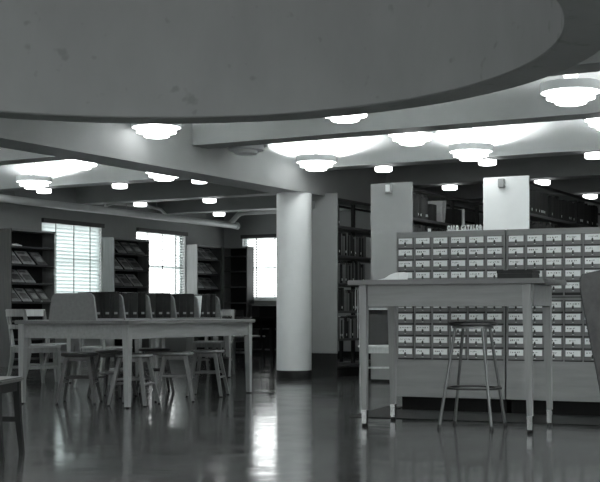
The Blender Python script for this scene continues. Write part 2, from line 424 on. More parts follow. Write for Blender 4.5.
# ------------------------------------------------------------------ ring lamps
def make_lamp(label, lit):
    g = M['glow'] if lit else M['lamp_off']
    t = thing('ring_lamp', label, 'ceiling lamp', (0, 0, 0), 0, 'stepped ring ceiling lamps')
    # heights measured from the ceiling line 3.0
    MB().lathe([(0.245, -0.397), (0.245, -0.322), (0.237, -0.322), (0.237, -0.397)], 48, closed=True).build('outer_ring', M['lamp_white'], t, smooth=True)
    MB().lathe([(0.237, -0.392), (0.190, -0.386)], 48).build('upper_diffuser', g, t, smooth=True)
    MB().lathe([(0.195, -0.386), (0.195, -0.445), (0.120, -0.449)], 48).build('middle_ring', g, t, smooth=True)
    MB().lathe([(0.127, -0.447), (0.127, -0.482), (0.11, -0.49), (0.001, -0.492)], 40).build('lower_ring', g, t, smooth=True)
    MB().lathe([(0.012, -0.305), (0.045, -0.30), (0.062, -0.25), (0.015, -0.24), (0.015, 0.0)], 24).build('stem', M['lamp_white'], t, smooth=True)
    MB().lathe([(0.001, -0.438), (0.022, -0.43), (0.033, -0.405), (0.028, -0.375), (0.012, -0.345), (0.001, -0.34)], 10).build('bulb', M['bulb'] if lit else M['lamp_off'], t, smooth=True)
    return t
LAMPS = [
    (-6.98, 9.60, 'stepped ring lamp hard against the girder above the reading table, nearer the well'),
    (-4.90, 9.60, 'stepped ring lamp tucked under the curved parapet edge, before the first cross beam'),
    (-2.84, 9.60, 'large stepped ring lamp showing its grey outer band, above the far catalog unit'),
    (-4.98, 11.25, 'ring lamp half sunk behind the first cross beam, above the gap beside the catalog'),
    (-2.95, 11.25, 'ring lamp cut by the picture edge behind the first cross beam'),
    (-6.90, 12.75, 'stepped ring lamp beside the girder just before the round column'),
    (-4.92, 12.75, 'stepped ring lamp over the brightly lit white stack end panel'),
    (-9.30, 11.25, 'ring lamp beyond the girder, seen against the bright bay ceiling'),
    (-9.15, 12.75, 'ring lamp peeping below the girder above the dark index volumes'),
    (-11.36, 12.75, 'ring lamp nearest the window wall, above the half-empty bookcase'),
    (-11.36, 11.25, None), (-9.3, 9.6, None), (-11.36, 9.6, None), (-9.3, 8.05, None), (-9.3, 6.0, None), (-9.3, 3.5, None), (-0.9, 9.6, None), (-0.9, 11.25, None), (-0.9, 12.75, None),
    (-2.9, 12.75, None), (-0.9, 1.0, None), (-3.5, 1.2, None), (-6.4, 1.2, None)]
lamp0 = None
for (x, y, lb) in LAMPS:
    lb2 = lb or 'lit stepped ring ceiling lamp outside the picture'
    if lamp0 is None:
        lamp0 = make_lamp(lb2, True); lamp0.location = (x, y, HC+0.04)
    else: dup(lamp0, (x, y, HC+(0.015 if x == -2.84 else 0.035)), None, lb2)
lo = make_lamp('unlit grey ring lamp beside the girder behind the first cross beam', False); lo.location = (-6.97, 11.25, HC+0.06)

def make_drum(label):
    t = thing('drum_light', label, 'ceiling light', (0, 0, 0), 0, 'small drum lights under the beams')
    MB().lathe([(0.05, 0), (0.05, -0.012), (0.100, -0.014), (0.100, -0.018)], 28, cap0=True).build('mounting_plate', M['lamp_white'], t, smooth=True)
    MB().lathe([(0.100, -0.018), (0.106, -0.024), (0.103, -0.068), (0.088, -0.076), (0.001, -0.078)], 28).build('glass_shade', M['drumglow'], t, smooth=True)
    return t
DR = [(-11.6, 13.23, 'small drum light under the column-line beam, nearest the window wall'),
      (-10.24, 13.23, 'small drum light under the column-line beam, second from the window wall'),
      (-8.92, 13.23, 'small drum light under the column-line beam, half hidden by the girder'),
      (-6.23, 13.23, 'small drum light above the plain grey stack end panel'),
      (-4.9, 13.23, 'small drum light overlapping the ring lamp over the white stack end panel'),
      (-3.65, 13.23, 'small drum light under the column-line beam at the picture edge over dark books'),
      (-11.7, 15.65, 'small drum light under the second beam beyond the column, nearest the window wall'),
      (-10.36, 15.65, 'small drum light under the second beam beyond the column, nearer the column'),
      (-6.35, 15.65, 'small drum light in the aisle between grey and white stack end panels'),
      (-5.02, 15.65, 'small drum light just past the white stack end panel, over dark books'),
      (-11.65, 17.9, 'small drum light under the last beam, over the room corner with pipes'),
      (-5.0, 17.9, 'small drum light farthest off, low over the end of the dark books')]
d0 = None
for x, y, lb in DR:
    if d0 is None: d0 = make_drum(lb); d0.location = (x, y, 2.616)
    else: dup(d0, (x, y, 2.616), None, lb)

# ------------------------------------------------------------------ bookcases with sloping magazines
SH = [0.12, 0.42, 0.70, 0.99, 1.28, 1.565, 1.84]
def make_case(w, label, hgt=2.1, shelves=SH, d=0.25, loc=(0, 0, 0), rz=0, side='case_lit'):
    """local: x along the wall, front faces -y, back at y=0"""
    t = thing('bookcase', label, 'bookcase', loc, rz, 'bookcases along the walls')
    MB().box(-w/2, -w/2+0.025, -d, 0, 0, hgt).build('side_panel', M[side], t)  # near side takes the lit tone unless set darker; far side stays dark
    MB().box(w/2-0.025, w/2, -d, 0, 0, hgt).build('side_panel', M['case'], t)
    MB().box(-w/2+0.025, w/2-0.025, -0.012, 0, 0.0, hgt-0.03).build('back_panel', M['case_dark'], t)
    MB().box(-w/2+0.025, w/2-0.025, -d, 0, hgt-0.03, hgt).build('top_panel', M['case_lit'], t)
    for z in shelves: MB().box(-w/2+0.025, w/2-0.025, -d+0.005, -0.012, z-0.022, z).build('shelf', M['case'], t)
    MB().box(-w/2+0.025, w/2-0.025, -d+0.02, -d+0.035, 0, shelves[0]-0.022).build('kickboard', M['black'], t)
    return t
XW = XL+0.003
make_case(1.0, 'half-empty magazine bookcase before the first window, four rows showing', loc=(XW, 14.18, 0), rz=R(90), side='case')
make_case(1.0, 'magazine bookcase standing between the two blinded windows', loc=(XW, 16.68, 0), rz=R(90))
make_case(0.84, 'magazine bookcase between the second window and the room corner', loc=(XW, 19.10, 0), rz=R(90))
make_case(0.55, 'empty narrow bookcase on the end wall in the corner', loc=(-12.42, YB-0.1, 0), rz=0, shelves=[0.12, 0.42, 0.72, 1.02, 1.33, 1.63, 1.92])
make_case(1.3, 'low dark bookcase under the end wall window', hgt=0.98, loc=(-11.45, YB-0.003, 0), rz=0, shelves=[0.12, 0.52], d=0.3, side='case')

magmesh = {}
def magazine(x_off, ycen, z, w, h, mi, label, grp):
    key = (round(w, 2), round(h, 2), mi)
    if key not in magmesh:
        mb = MB(); a = R(46)
        dy, dz = math.cos(a)*h, math.sin(a)*h; ty, tz = -math.sin(a)*0.01, math.cos(a)*0.01
        mb.hexa([(-w/2, 0, 0), (w/2, 0, 0), (w/2, dy, dz), (-w/2, dy, dz)], [(-w/2, ty, tz), (w/2, ty, tz), (w/2, ty+dy, tz+dz), (-w/2, ty+dy, tz+dz)])
        mb.mi = 1
        # printed title block and picture block on the cover
        for (fa, fb, ga, gb) in ((0.1, 0.75, 0.78, 0.92), (0.15, 0.85, 0.2, 0.62)):
            c = [(-w/2+w*fa, ga), (-w/2+w*fb, ga), (-w/2+w*fb, gb), (-w/2+w*fa, gb)]
            lo_ = [(x, ty*1.04+dy*g, tz*1.04+dz*g) for x, g in c]; hi_ = [(x, ty*1.12+dy*g, tz*1.12+dz*g) for x, g in c]
            mb.hexa(lo_, hi_)
        o = mb.build('magazine', [MAG[mi], MAG[(mi+2) % 4]]); magmesh[key] = o
    else:
        o = magmesh[key].copy(); col.objects.link(o)
    o.location = (XW+0.225, ycen, z+0.004); o.rotation_euler = (0, 0, R(90))
    return tag(o, label, 'magazine', grp)
def row(case, y0, items, z, rown):
    y = y0
    for i, (gap, w, mi) in enumerate(items):
        y += gap
        lab = '%s on %s shelf of %s, %s' % (['pale magazine', 'grey magazine', 'dull magazine', 'dark magazine'][mi], rown, case, nth(i)+' in row')
        magazine(0, y+w/2, z, w, 0.28, mi, lab, 'magazines on '+rown+' shelf of '+case)
        y += w
A, B, C = 'the half-empty bookcase', 'the bookcase between windows', 'the corner bookcase'
row(A, 13.72, [(0.02, 0.2, 0), (0.05, 0.26, 0), (0.06, 0.22, 2)], SH[5], 'second')
row(A, 13.72, [(0.03, 0.26, 1), (0.03, 0.22, 0)], SH[4], 'third')
row(A, 13.72, [(0.02, 0.2, 1), (0.04, 0.2, 0), (0.04, 0.18, 2), (0.03, 0.18, 2)], SH[3], 'fourth')
row(B, 16.22, [(0.12, 0.22, 1), (0.04, 0.22, 2), (0.02, 0.24, 2)], SH[6], 'top')
row(B, 16.22, [(0.03, 0.2, 0), (0.07, 0.22, 0), (0.03, 0.26, 1)], SH[5], 'second')
row(B, 16.22, [(0.02, 0.22, 2), (0.03, 0.24, 1), (0.05, 0.24, 0)], SH[4], 'third')
row(C, 18.72, [(0.03, 0.2, 1), (0.03, 0.2, 0), (0.03, 0.2, 1)], SH[6], 'top')
row(C, 18.72, [(0.04, 0.2, 0), (0.05, 0.2, 0), (0.03, 0.18, 2)], SH[5], 'second')
row(C, 18.72, [(0.03, 0.2, 0), (0.04, 0.2, 1), (0.03, 0.2, 1)], SH[4], 'third')
# small folded leaflet on the top shelf of the first case
mb = MB(); mb.hexa([(-0.1, 0, 0), (0.1, 0, 0), (0.1, 0.09, 0.0), (-0.1, 0.09, 0)], [(-0.1, 0, 0.012), (0.1, 0, 0.012), (0.06, 0.08, 0.045), (-0.08, 0.08, 0.03)])
tag(mb.build('leaflet', M['paper'], None, (XW+0.22, 13.86, SH[6]+0.001), R(90)), 'small pale leaflet lying on the top shelf of the half-empty bookcase', 'leaflet')

# ------------------------------------------------------------------ reading table group
TR = R(92.9)
TC = Vector((-7.0, 9.40, 0))
def make_table(name, label, loc, rz, L, W, H=0.76, top=None, wd=None, lg=None, inset=0.05, a_h=0.125, grp=None):
    t = thing(name, label, 'table', loc, rz, grp)
    MB().bbox(-L/2, L/2, -W/2, W/2, H-0.036, H, 0.006).build('tabletop', top or M['table_top'], t)
    lx, ly = L/2-inset, W/2-inset
    for sx in (-1, 1):
        for sy in (-1, 1):
            cx, cy = sx*lx, sy*ly
            o = 0.030
            MB().bar([(cx-sx*0.0, cy-sy*0.0, 0.012), (cx-sx*0.008, cy-sy*0.008, H-0.036)], [(0.042, 0.042), (0.066, 0.066)]).build('leg', lg or M['leg_wood'], t)
    for sy in (-1, 1): MB().box(-lx+0.02, lx-0.02, sy*(ly-0.005)-0.011, sy*(ly-0.005)+0.011, H-0.036-a_h, H-0.036).build('apron', wd or M['table_wood'], t)
    for sx in (-1, 1): MB().box(sx*(lx-0.005)-0.011, sx*(lx-0.005)+0.011, -ly+0.02, ly-0.02, H-0.036-a_h, H-0.036).build('apron', wd or M['table_wood'], t)
    for sx in (-1, 1):
        for sy in (-1, 1): MB().lathe([(0.012, 0), (0.017, 0.004), (0.017, 0.013)], 12, sx*lx, sy*ly, True, True).build('glide', M['black'], t)
    return t
make_table('reading_table', 'long oak reading table carrying a rack of dark index volumes', TC, TR, 2.285, 1.25)
def T(r, l, z=0):
    """r along the table from its near leg, l across from its side towards the column aisle"""
    v = Matrix.Rotation(TR, 3, 'Z') @ Vector((r-1.11, l-0.574, 0)); return Vector((TC.x+v.x, TC.y+v.y, z))

def rounded(w0, w1, h, rad, n=7):
    """outline in (y,z): base width w0, top width w1, rounded top corners"""
    pts = [(-w0/2, 0)]
    for k in range(n+1):
        a = PI-k*(PI/2)/n; pts.append((-w1/2+rad+rad*math.cos(a), h-rad+rad*math.sin(a)))
    for k in range(n+1):
        a = PI/2-k*(PI/2)/n; pts.append((w1/2-rad+rad*math.cos(a), h-rad+rad*math.sin(a)))
    pts.append((w0/2, 0)); return pts
rk = thing('book_rack', 'long wooden book rack with rounded end boards on the reading table', 'book rack', T(1.137, 0.574, 0.76), TR)
RK = 2.186
for i in range(6):
    x = -RK/2+RK*i/5
    mb = MB(); mb.prism_x([(y_+0.025, z_) for y_, z_ in rounded(0.525, 0.465, 0.243, 0.062)], x-0.010, x+0.010)
    mb.build('end_board' if i in (0, 5) else 'divider', [M['rack_wood']], rk)
MB().box(-RK/2, RK/2, -0.012, 0.012, 0.018, 0.21).build('spine_board', M['rack_wood'], rk)
MB().box(-RK/2, RK/2, -0.225, 0.225, 0, 0.016).build('base_board', M['rack_wood'], rk)

def book_mesh(w, d, h, m, label_mat=None, bands=False):
    """w along x (thickness), spine towards -y, pages inside covers"""
    mb = MB()
    pts = [(-w/2, d/2), (-w/2, -d/2+0.008), (-w/4, -d/2), (w/4, -d/2), (w/2, -d/2+0.008), (w/2, d/2)]
    mb.prism(pts, 0, h)
    if bands:
        for zz in (0.12, 0.72, 0.86): mb.box(-w/4-0.006, w/4+0.006, -d/2-0.0015, -d/2+0.006, h*zz, h*zz+0.008)
    mb.mi = 1
    if label_mat is not None:
        mb.box(-w/5, w/5, -d/2-0.001, -d/2+0.004, h*0.12, h*0.12+0.028)
    mb.mi = 2
    mb.box(-w/2+0.003, w/2-0.003, -d/2+0.012, d/2+0.001, h-0.001, h+0.0005)
    return mb, [m, label_mat or M['card'], M['card']]
bay = RK/5
for b in range(5):
    wds = [0.132, 0.138, 0.128] if b != 4 else [0.112, 0.120, 0.108]
    x = 0.044+bay*b+(0.016 if b != 4 else 0.070)
    for k, w in enumerate(wds):
        h = 0.232+0.008*((b*3+k) % 3)-0.003*k
        mb, ms = book_mesh(w-0.006, 0.175, h, VOL[(b+k) % 3], MB_[1], True)
        ct = T(x+w/2, 0.574-0.012-0.090, 0.777)
        # spine faces the aisle side: local -y = towards smaller l
        o = mb.build('index_volume', ms, None, ct, TR)
        tag(o, '%s thick dark index volume in the %s bay of the book rack' % (nth(k), ['nearest', 'second', 'middle', 'fourth', 'last'][b]), 'book', 'index volumes in the book rack')
        x += w
mb = MB(); mb.hexa([(-0.004, -0.08, 0), (0.004, -0.08, 0), (0.004, 0.08, 0), (-0.004, 0.08, 0)], [(0.030, -0.08, 0.222), (0.038, -0.08, 0.220), (0.038, 0.08, 0.220), (0.030, 0.08, 0.222)])
tag(mb.build('pamphlet', M['paper'], None, T(0.044+bay*4+0.02, 0.43, 0.777), TR), 'white pamphlet leaning at the start of the last bay of the book rack', 'pamphlet')

# low stools
def make_stool(label, wood_m, seat_m):
    t = thing('stool', label, 'stool', (0, 0, 0), 0, 'low stools pushed under the reading table')
    MB().lathe([(0.001, 0.427), (0.15, 0.427), (0.168, 0.433), (0.172, 0.445), (0.168, 0.456), (0.155, 0.46), (0.03, 0.455), (0.001, 0.455)], 32).build('seat', seat_m, t, smooth=True)
    MB().box(-0.10, 0.10, -0.10, -0.08, 0.39, 0.427).box(-0.10, 0.10, 0.08, 0.10, 0.39, 0.427).box(-0.10, -0.08, -0.08, 0.08, 0.39, 0.427).box(0.08, 0.10, -0.08, 0.08, 0.39, 0.427).build('seat_frame', wood_m, t)
    P = []
    for sx, sy in ((-1, -1), (1, -1), (1, 1), (-1, 1)):
        a = Vector((sx*0.095, sy*0.095, 0.427)); b = Vector((sx*0.172, sy*0.172, 0.008))
        P.append((a, b))
        MB().bar([tuple(b), tuple(a)], [(0.026, 0.026), (0.036, 0.036)]).build('leg', wood_m, t)
        MB().lathe([(0.011, 0), (0.014, 0.009)], 10, b.x, b.y, True, True).build('foot_tip', M['black'], t)
    def at(i, z):
        a, b = P[i]; f = (z-b.z)/(a.z-b.z); return b+(a-b)*f
    for i, j, z in ((0, 1, 0.19), (2, 3, 0.19), (1, 2, 0.235), (3, 0, 0.235)):
        p, q = at(i, z), at(j, z); MB().tube([p, q], 0.011, 8).build('stretcher', wood_m, t)
    return t
sA = make_stool('dark low stool under the end of the reading table below the rack board', M['stool_dark'], M['stool_dark'])
sA.location = T(0.36, 0.765); sA.rotation_euler = (0, 0, TR+R(26))
sC = make_stool('pale low stool just behind the near corner leg of the reading table', M['stool_mid'], M['stool_seat'])
sC.location = T(0.37, 0.17); sC.rotation_euler = (0, 0, TR+R(12))
dup(sC, T(0.98, 0.12), TR+R(30), 'low stool in the middle of the long side of the reading table')
dup(sC, T(1.68, 0.18), TR+R(18), 'low stool beside the far leg of the reading table, next to the waste bin')
dup(sA, T(1.14, 0.95), TR+R(8), 'dark low stool on the hidden side of the reading table, behind the corner leg')
dup(sA, T(1.85, 0.92), TR+R(40), 'dark low stool on the hidden far side of the reading table')
# waste bin
wb = thing('waste_bin', 'dark waste bin standing at the far end of the reading table', 'waste bin', T(2.46, 0.5))
MB().lathe([(0.001, 0), (0.085, 0), (0.105, 0.35), (0.10, 0.35), (0.08, 0.012), (0.001, 0.012)], 24).build('bin_body', M['bin'], wb, smooth=True)
MB().lathe([(0.10, 0.342), (0.109, 0.342), (0.109, 0.354), (0.10, 0.354)], 24, closed=True).build('rim', M['steel_dark'], wb, smooth=True)

# ------------------------------------------------------------------ chairs
def make_chair(label, wd, seat, rail_m=None, arms=False, grp='wooden library chairs'):
    """seat centre over the origin, front towards +x"""
    t = thing('library_chair', label, 'chair', (0, 0, 0), 0, grp)
    rail_m = rail_m or wd
    mb = MB(); mb.bbox(-0.21, 0.22, -0.215, 0.215, 0.425, 0.452, 0.009); mb.build('seat', seat, t)
    for s in (-1, 1):
        MB().bar([(0.215, s*0.185, 0), (0.195, s*0.182, 0.2), (0.185, s*0.18, 0.425)], [(0.028, 0.028), (0.033, 0.033), (0.04, 0.04)]).build('leg', wd, t)
        MB().bar([(-0.275, s*0.185, 0), (-0.225, s*0.182, 0.15), (-0.195, s*0.18, 0.32), (-0.19, s*0.18, 0.45), (-0.215, s*0.185, 0.65), (-0.26, s*0.19, 0.86)],
                 [(0.03, 0.028), (0.034, 0.03), (0.04, 0.034), (0.042, 0.034), (0.034, 0.03), (0.026, 0.026)]).build('leg', wd, t)
        MB().box(-0.2, 0.19, s*0.182-0.008, s*0.182+0.008, 0.185, 0.215).build('stretcher', wd, t)
    def curve(x, z): return [(x-0.035*(1-(y/0.2)**2), y, z) for y in (-0.2, -0.14, -0.07, 0, 0.07, 0.14, 0.2)]
    MB().rail(curve(-0.253, 0.825), 0.085, 0.02).build('top_rail', rail_m, t)
    MB().rail(curve(-0.222, 0.665), 0.05, 0.016).build('back_slat', wd, t)
    MB().box(-0.012, 0.012, -0.178, 0.178, 0.19, 0.21).build('stretcher', wd, t)
    MB().box(-0.19, 0.18, -0.19, -0.172, 0.37, 0.425).box(-0.19, 0.18, 0.172, 0.19, 0.37, 0.425).box(0.176, 0.194, -0.172, 0.172, 0.37, 0.425).box(-0.2, -0.182, -0.172, 0.172, 0.37, 0.425).build('seat_frame', wd, t)
    if arms:
        for s in (-1, 1):
            MB().bar([(0.11, s*0.225, 0.40), (0.10, s*0.232, 0.655)], [(0.03, 0.024), (0.03, 0.024)]).build('arm_support', wd, t)
            MB().bbox(-0.235, 0.17, s*0.235-0.024, s*0.235+0.024, 0.655, 0.68, 0.008).build('armrest', wd, t)
    return t
c1 = make_chair('oak chair seen from behind, beside the corner of the reading table', M['chair_wood'], M['seat_wood'])
c1.location = (-9.38, 10.55, 0); c1.rotation_euler = (0, 0, R(72))
c2_ = make_chair('oak chair with a pale shiny top rail below the half-empty bookcase', M['chair_wood'], M['seat_wood'], M['chair_light'])
c2_.location = (-9.72, 11.22, 0); c2_.rotation_euler = (0, 0, R(4))
dup(c1, (-8.42, 10.62, 0), R(80), 'oak chair half hidden behind the reading table, facing the second table end')
dup(c1, (-8.75, 13.30, 0), R(-80), 'oak chair beyond the second table, glimpsed under the reading table')
dup(c2_, (-10.05, 15.80, 0), R(-6), 'chair with a pale top rail just beyond the far end of the book rack')
c4 = make_chair('dark armchair near the end wall window beside the column', M['chair_dark'], M['chair_light'], None, True)
c4.location = (-10.34, 16.72, 0); c4.rotation_euler = (0, 0, R(75))
# near chair at the picture's lower edge
cn = make_chair('dark chair cut off at the picture edge, showing one seat corner and leg', M['chair_dark'], M['seat_dark'])
cn.location = (-5.02, 5.14, 0); cn.rotation_euler = (0, 0, R(25))
# pale chair in front of the plain stack end panel, behind the standing table
cp = make_chair('pale chair with dark back behind the standing table, before the grey end panel', M['chair_light'], M['chair_light'], M['chair_dark'])
MB().rail([(-0.262, -0.2, 0.868), (-0.262, 0.2, 0.868)], 0.014, 0.03).build('rail_cap', M['chair_light'], cp)
MB().hexa([(-0.205, -0.17, 0.46), (-0.205, 0.17, 0.46), (-0.215, 0.17, 0.46), (-0.215, -0.17, 0.46)], [(-0.245, -0.175, 0.80), (-0.245, 0.175, 0.80), (-0.255, 0.175, 0.80), (-0.255, -0.175, 0.80)]).build('back_panel', M['chair_dark'], cp)
cp.location = (-5.90, 12.36, 0); cp.rotation_euler = (0, 0, R(-62))
# chair with a bent plywood back
t = thing('plywood_chair', 'close chair with a broad bent plywood back cut off by the picture edge', 'chair', (-0.637, 3.196, 0), R(-60.8))
prof = [(-0.165, 0.58), (-0.178, 0.66), (-0.206, 0.80), (-0.224, 0.90), (-0.224, 0.928), (-0.214, 0.940), (-0.17, 0.950), (-0.09, 0.965), (0, 0.972)]
prof = prof + [(-y, z) for y, z in prof[-2::-1]]
mb = MB(); fr, bk = [], []
N = 16
def half(z):
    q = [p for p in prof if p[0] <= 0]
    for (ya, za), (yb, zb) in zip(q, q[1:]):
        if za <= z <= zb: return abs(ya+(yb-ya)*(z-za)/(zb-za+1e-9))
    return 0.0
zs = [0.58, 0.62, 0.66, 0.72, 0.80, 0.86, 0.90, 0.928, 0.940, 0.950, 0.958, 0.965, 0.970]
for z in zs:
    w = half(z); f_, b_ = [], []
    for k in range(N+1):
        y = -w+2*w*k/N; x = -0.21-0.045*(1-(y/0.215)**2)-0.10*(z-0.58)
        f_.append(mb.bm.verts.new((x+0.006, y, z))); b_.append(mb.bm.verts.new((x-0.006, y, z)))
    fr.append(f_); bk.append(b_)
for i in range(len(zs)-1):
    for k in range(N):
        mb._f([fr[i][k], fr[i][k+1], fr[i+1][k+1], fr[i+1][k]]); mb._f([bk[i][k], bk[i+1][k], bk[i+1][k+1], bk[i][k+1]])
    mb._f([fr[i][0], fr[i+1][0], bk[i+1][0], bk[i][0]]); mb._f([fr[i][N], bk[i][N], bk[i+1][N], fr[i+1][N]])
for k in range(N): mb._f([fr[0][k], bk[0][k], bk[0][k+1], fr[0][k+1]]); mb._f([fr[-1][k], fr[-1][k+1], bk[-1][k+1], bk[-1][k]])
mb.build('backrest', M['panel_wood'], t, smooth=True)
MB().bbox(-0.20, 0.20, -0.17, 0.17, 0.43, 0.45, 0.008).build('seat', M['panel_wood'], t)
for s in (-1, 1):
    MB().tube([(-0.24, s*0.15, 0), (-0.21, s*0.148, 0.43), (-0.265, s*0.14, 0.74)], [0.012, 0.014, 0.011], 10).build('leg', M['chair_dark'], t, smooth=True)
    MB().tube([(0.18, s*0.16, 0), (0.16, s*0.15, 0.43)], [0.012, 0.014], 10).build('leg', M['chair_dark'], t, smooth=True)

# tables farther off
make_table('study_table', 'second oak table beyond the reading table, glimpsed under it', (-8.75, 11.95, 0), R(90), 2.0, 1.1, 0.75)
make_table('study_table', 'dark far table before the end wall bookcases, seen past the book rack', (-9.37, 14.81, 0), R(90), 0.75, 1.0, 0.76, M['chair_dark'], M['chair_dark'], M['chair_dark'])
make_table('study_table', 'table under the end wall window, beside the dark armchair', (-9.30, 17.9, 0), R(90), 1.5, 1.0, 0.765, M['chair_light'], M['chair_dark'], M['chair_dark'])

# ------------------------------------------------------------------ standing table and what is on it
DR_ = R(4.9)
DC = Vector((-3.268, 8.205, 0)); DH = 1.065
LEAN = {-1: -0.010, 1: -0.020}
t = thing('standing_table', 'tall oak standing table with metal-shod tapered legs before the card catalog', 'table', DC, DR_)
L, W = 1.43, 0.76
MB().bbox(-L/2, L/2, -W/2, W/2, DH-0.036, DH, 0.005).build('tabletop', M['desk_top'], t)
for sx in (-1, 1):
    for sy in (-1, 1):
        cx, cy = sx*0.607, sy*0.303
        lg = MB().bar([(cx, cy, 0.12), (cx+LEAN[sx], cy, DH-0.19), (cx+LEAN[sx], cy, DH-0.036)], [(0.037, 0.037), (0.056, 0.056), (0.056, 0.056)]).build('leg', M['desk_leg'], t)
        MB().bar([(cx, cy, 0.025), (cx, cy, 0.122)], [(0.034, 0.034), (0.040, 0.040)]).build('ferrule', M['chrome'], lg)
        MB().lathe([(0.021, 0), (0.023, 0.012), (0.013, 0.026)], 16, cx, cy, True, True).build('glide', M['black'], lg)
for sy in (-1, 1): MB().box(-0.58, 0.58, sy*0.31-0.011, sy*0.31+0.011, DH-0.19, DH-0.036).build('apron', M['desk_wood'], t)
for sx in (-1, 1): MB().box(sx*0.614-0.011, sx*0.614+0.011, -0.276, 0.276, DH-0.19, DH-0.036).build('apron', M['desk_wood'], t)
def D(x, y, z=DH):
    v = Matrix.Rotation(DR_, 3, 'Z') @ Vector((x, y, 0)); return (DC.x+v.x, DC.y+v.y, z)
mb = MB(); n_ = 8
def sheet(mb, x0, x1, y0, y1, f, th=0.003):
    top = []; bot = []
    for i in range(n_+1):
        x = x0+(x1-x0)*i/n_; z = f(i/n_)
        top.append([mb.bm.verts.new((x, y, z+th)) for y in (y0, y1)]); bot.append([mb.bm.verts.new((x, y, z)) for y in (y0, y1)])
    for i in range(n_):
        mb._f([top[i][0], top[i+1][0], top[i+1][1], top[i][1]]); mb._f([bot[i][0], bot[i][1], bot[i+1][1], bot[i+1][0]])
        for j in (0, 1): mb._f([top[i][j], bot[i][j], bot[i+1][j], top[i+1][j]])
    mb._f([top[0][0], top[0][1], bot[0][1], bot[0][0]]); mb._f([top[-1][0], bot[-1][0], bot[-1][1], top[-1][1]])
pp = [(-0.10, 0), (0.10, 0), (0.10, 0.058), (0.07, 0.064), (0.03, 0.052), (-0.02, 0.022), (-0.06, 0.014), (-0.10, 0.010)]
fr_p = [mb.bm.verts.new((x, -0.07, z)) for x, z in pp]; bk_p = [mb.bm.verts.new((x+0.01, 0.09, z*1.15)) for x, z in pp]
mb._f(fr_p); mb._f(bk_p[::-1])
for i in range(len(pp)): mb._f([fr_p[i], fr_p[(i+1) % len(pp)], bk_p[(i+1) % len(pp)], bk_p[i]])
tag(mb.build('paper', M['paper'], None, D(-0.575, 0.14, DH+0.001), DR_), 'curled white papers on the standing table near its column end', 'paper')
tag(MB().box(-0.05, 0.05, -0.035, 0.035, 0, 0.008).build('notepad', M['paper'], None, D(-0.63, -0.03, DH), DR_+R(10)), 'little flat white pad beside the curled papers on the standing table', 'notepad')
bo = MB().bbox(-0.127, 0.127, -0.11, 0.11, 0, 0.042, 0.003).build('box_file', DB[3], None, D(0.445, 0.02, DH), DR_)
tag(bo, 'dark flat box file lying shut on the standing table', 'box')
MB().bbox(-0.130, 0.130, -0.113, 0.113, 0.043, 0.066, 0.003).build('lid', DB[3], bo)

# tall metal stool
t = thing('tall_stool', 'tall round-seated metal stool with a foot ring under the standing table', 'stool', (-3.15, 8.20, 0), R(5))
MB().lathe([(0.001, 0.735), (0.165, 0.733), (0.178, 0.740), (0.178, 0.757), (0.165, 0.763), (0.15, 0.757), (0.001, 0.752)], 36).build('seat', M['steel_dark'], t, smooth=True)
LG = []
for sx, sy in ((-1, -1), (1, -1), (1, 1), (-1, 1)):
    a, b = Vector((sx*0.098, sy*0.098, 0.736)), Vector((sx*0.192, sy*0.192, 0.006)); LG.append((a, b))
    lg = MB().tube([b, a], 0.0115, 12).build('leg', M['steel'], t, smooth=True)
    MB().lathe([(0.014, 0), (0.016, 0.004), (0.013, 0.03)], 12, b.x, b.y, True, True).build('foot_tip', M['steel_dark'], lg, smooth=True)
MB().lathe([(0.168, 0.279), (0.212, 0.279), (0.212, 0.292), (0.168, 0.292)], 40, closed=True).build('foot_ring', M['steel_dark'], t, smooth=True)
MB().lathe([(0.14, 0.715), (0.15, 0.715), (0.15, 0.736), (0.14, 0.736)], 36, closed=True).build('seat_collar', M['steel'], t, smooth=True)

# floor mat in front of the catalog
KO, KR = Vector((-4.262, 9.31, 0)), R(6.2)
mb = MB(); mb.prism([(-0.13, -0.80), (2.6, -0.76), (2.6, 0.02), (-0.02, 0.02), (-0.03, 0.33), (-0.20, 0.33)], 0.0005, 0.006)
tag(mb.build('floor_mat', M['mat'], None, KO, KR), 'dark floor mat spread before the card catalog', 'mat')

# ------------------------------------------------------------------ card catalog
PW, UW, DEP, HT_ = 0.1535, 0.934, 0.45, 1.51
ROWS = [1.462-0.0962*k for k in range(5)] + [0.923-0.098*k for k in range(5)]
def drawer_mesh():
    mb = MB(); mb.bbox(-0.068, 0.068, -0.014, 0.012, -0.086, 0, 0.003); return mb
cards = []
def card_mesh(seed):
    q = random.Random(seed); mb = MB()
    mb.box(-0.060, 0.060, -0.0175, -0.0145, -0.053, -0.006)
    mb.mi = 1
    x = -0.048 if q.random() < 0.7 else -0.03
    for k in range(q.randint(4, 7)):
        w = q.choice((0.005, 0.007, 0.010, 0.013))
        if x+w > 0.05: break
        z = -0.019-q.random()*0.004; h = q.choice((0.006, 0.008, 0.010))
        mb.box(x, x+w*0.75, -0.0181, -0.0174, z-h, z); x += w+q.choice((0.003, 0.004, 0.009))
    mb.mi = 2
    for (a, b, c, d) in ((-0.062, 0.062, -0.055, -0.053), (-0.062, 0.062, -0.006, -0.004), (-0.062, -0.060, -0.053, -0.006), (0.060, 0.062, -0.053, -0.006)):
        mb.box(a, b, -0.0195, -0.0142, c, d)
    return mb
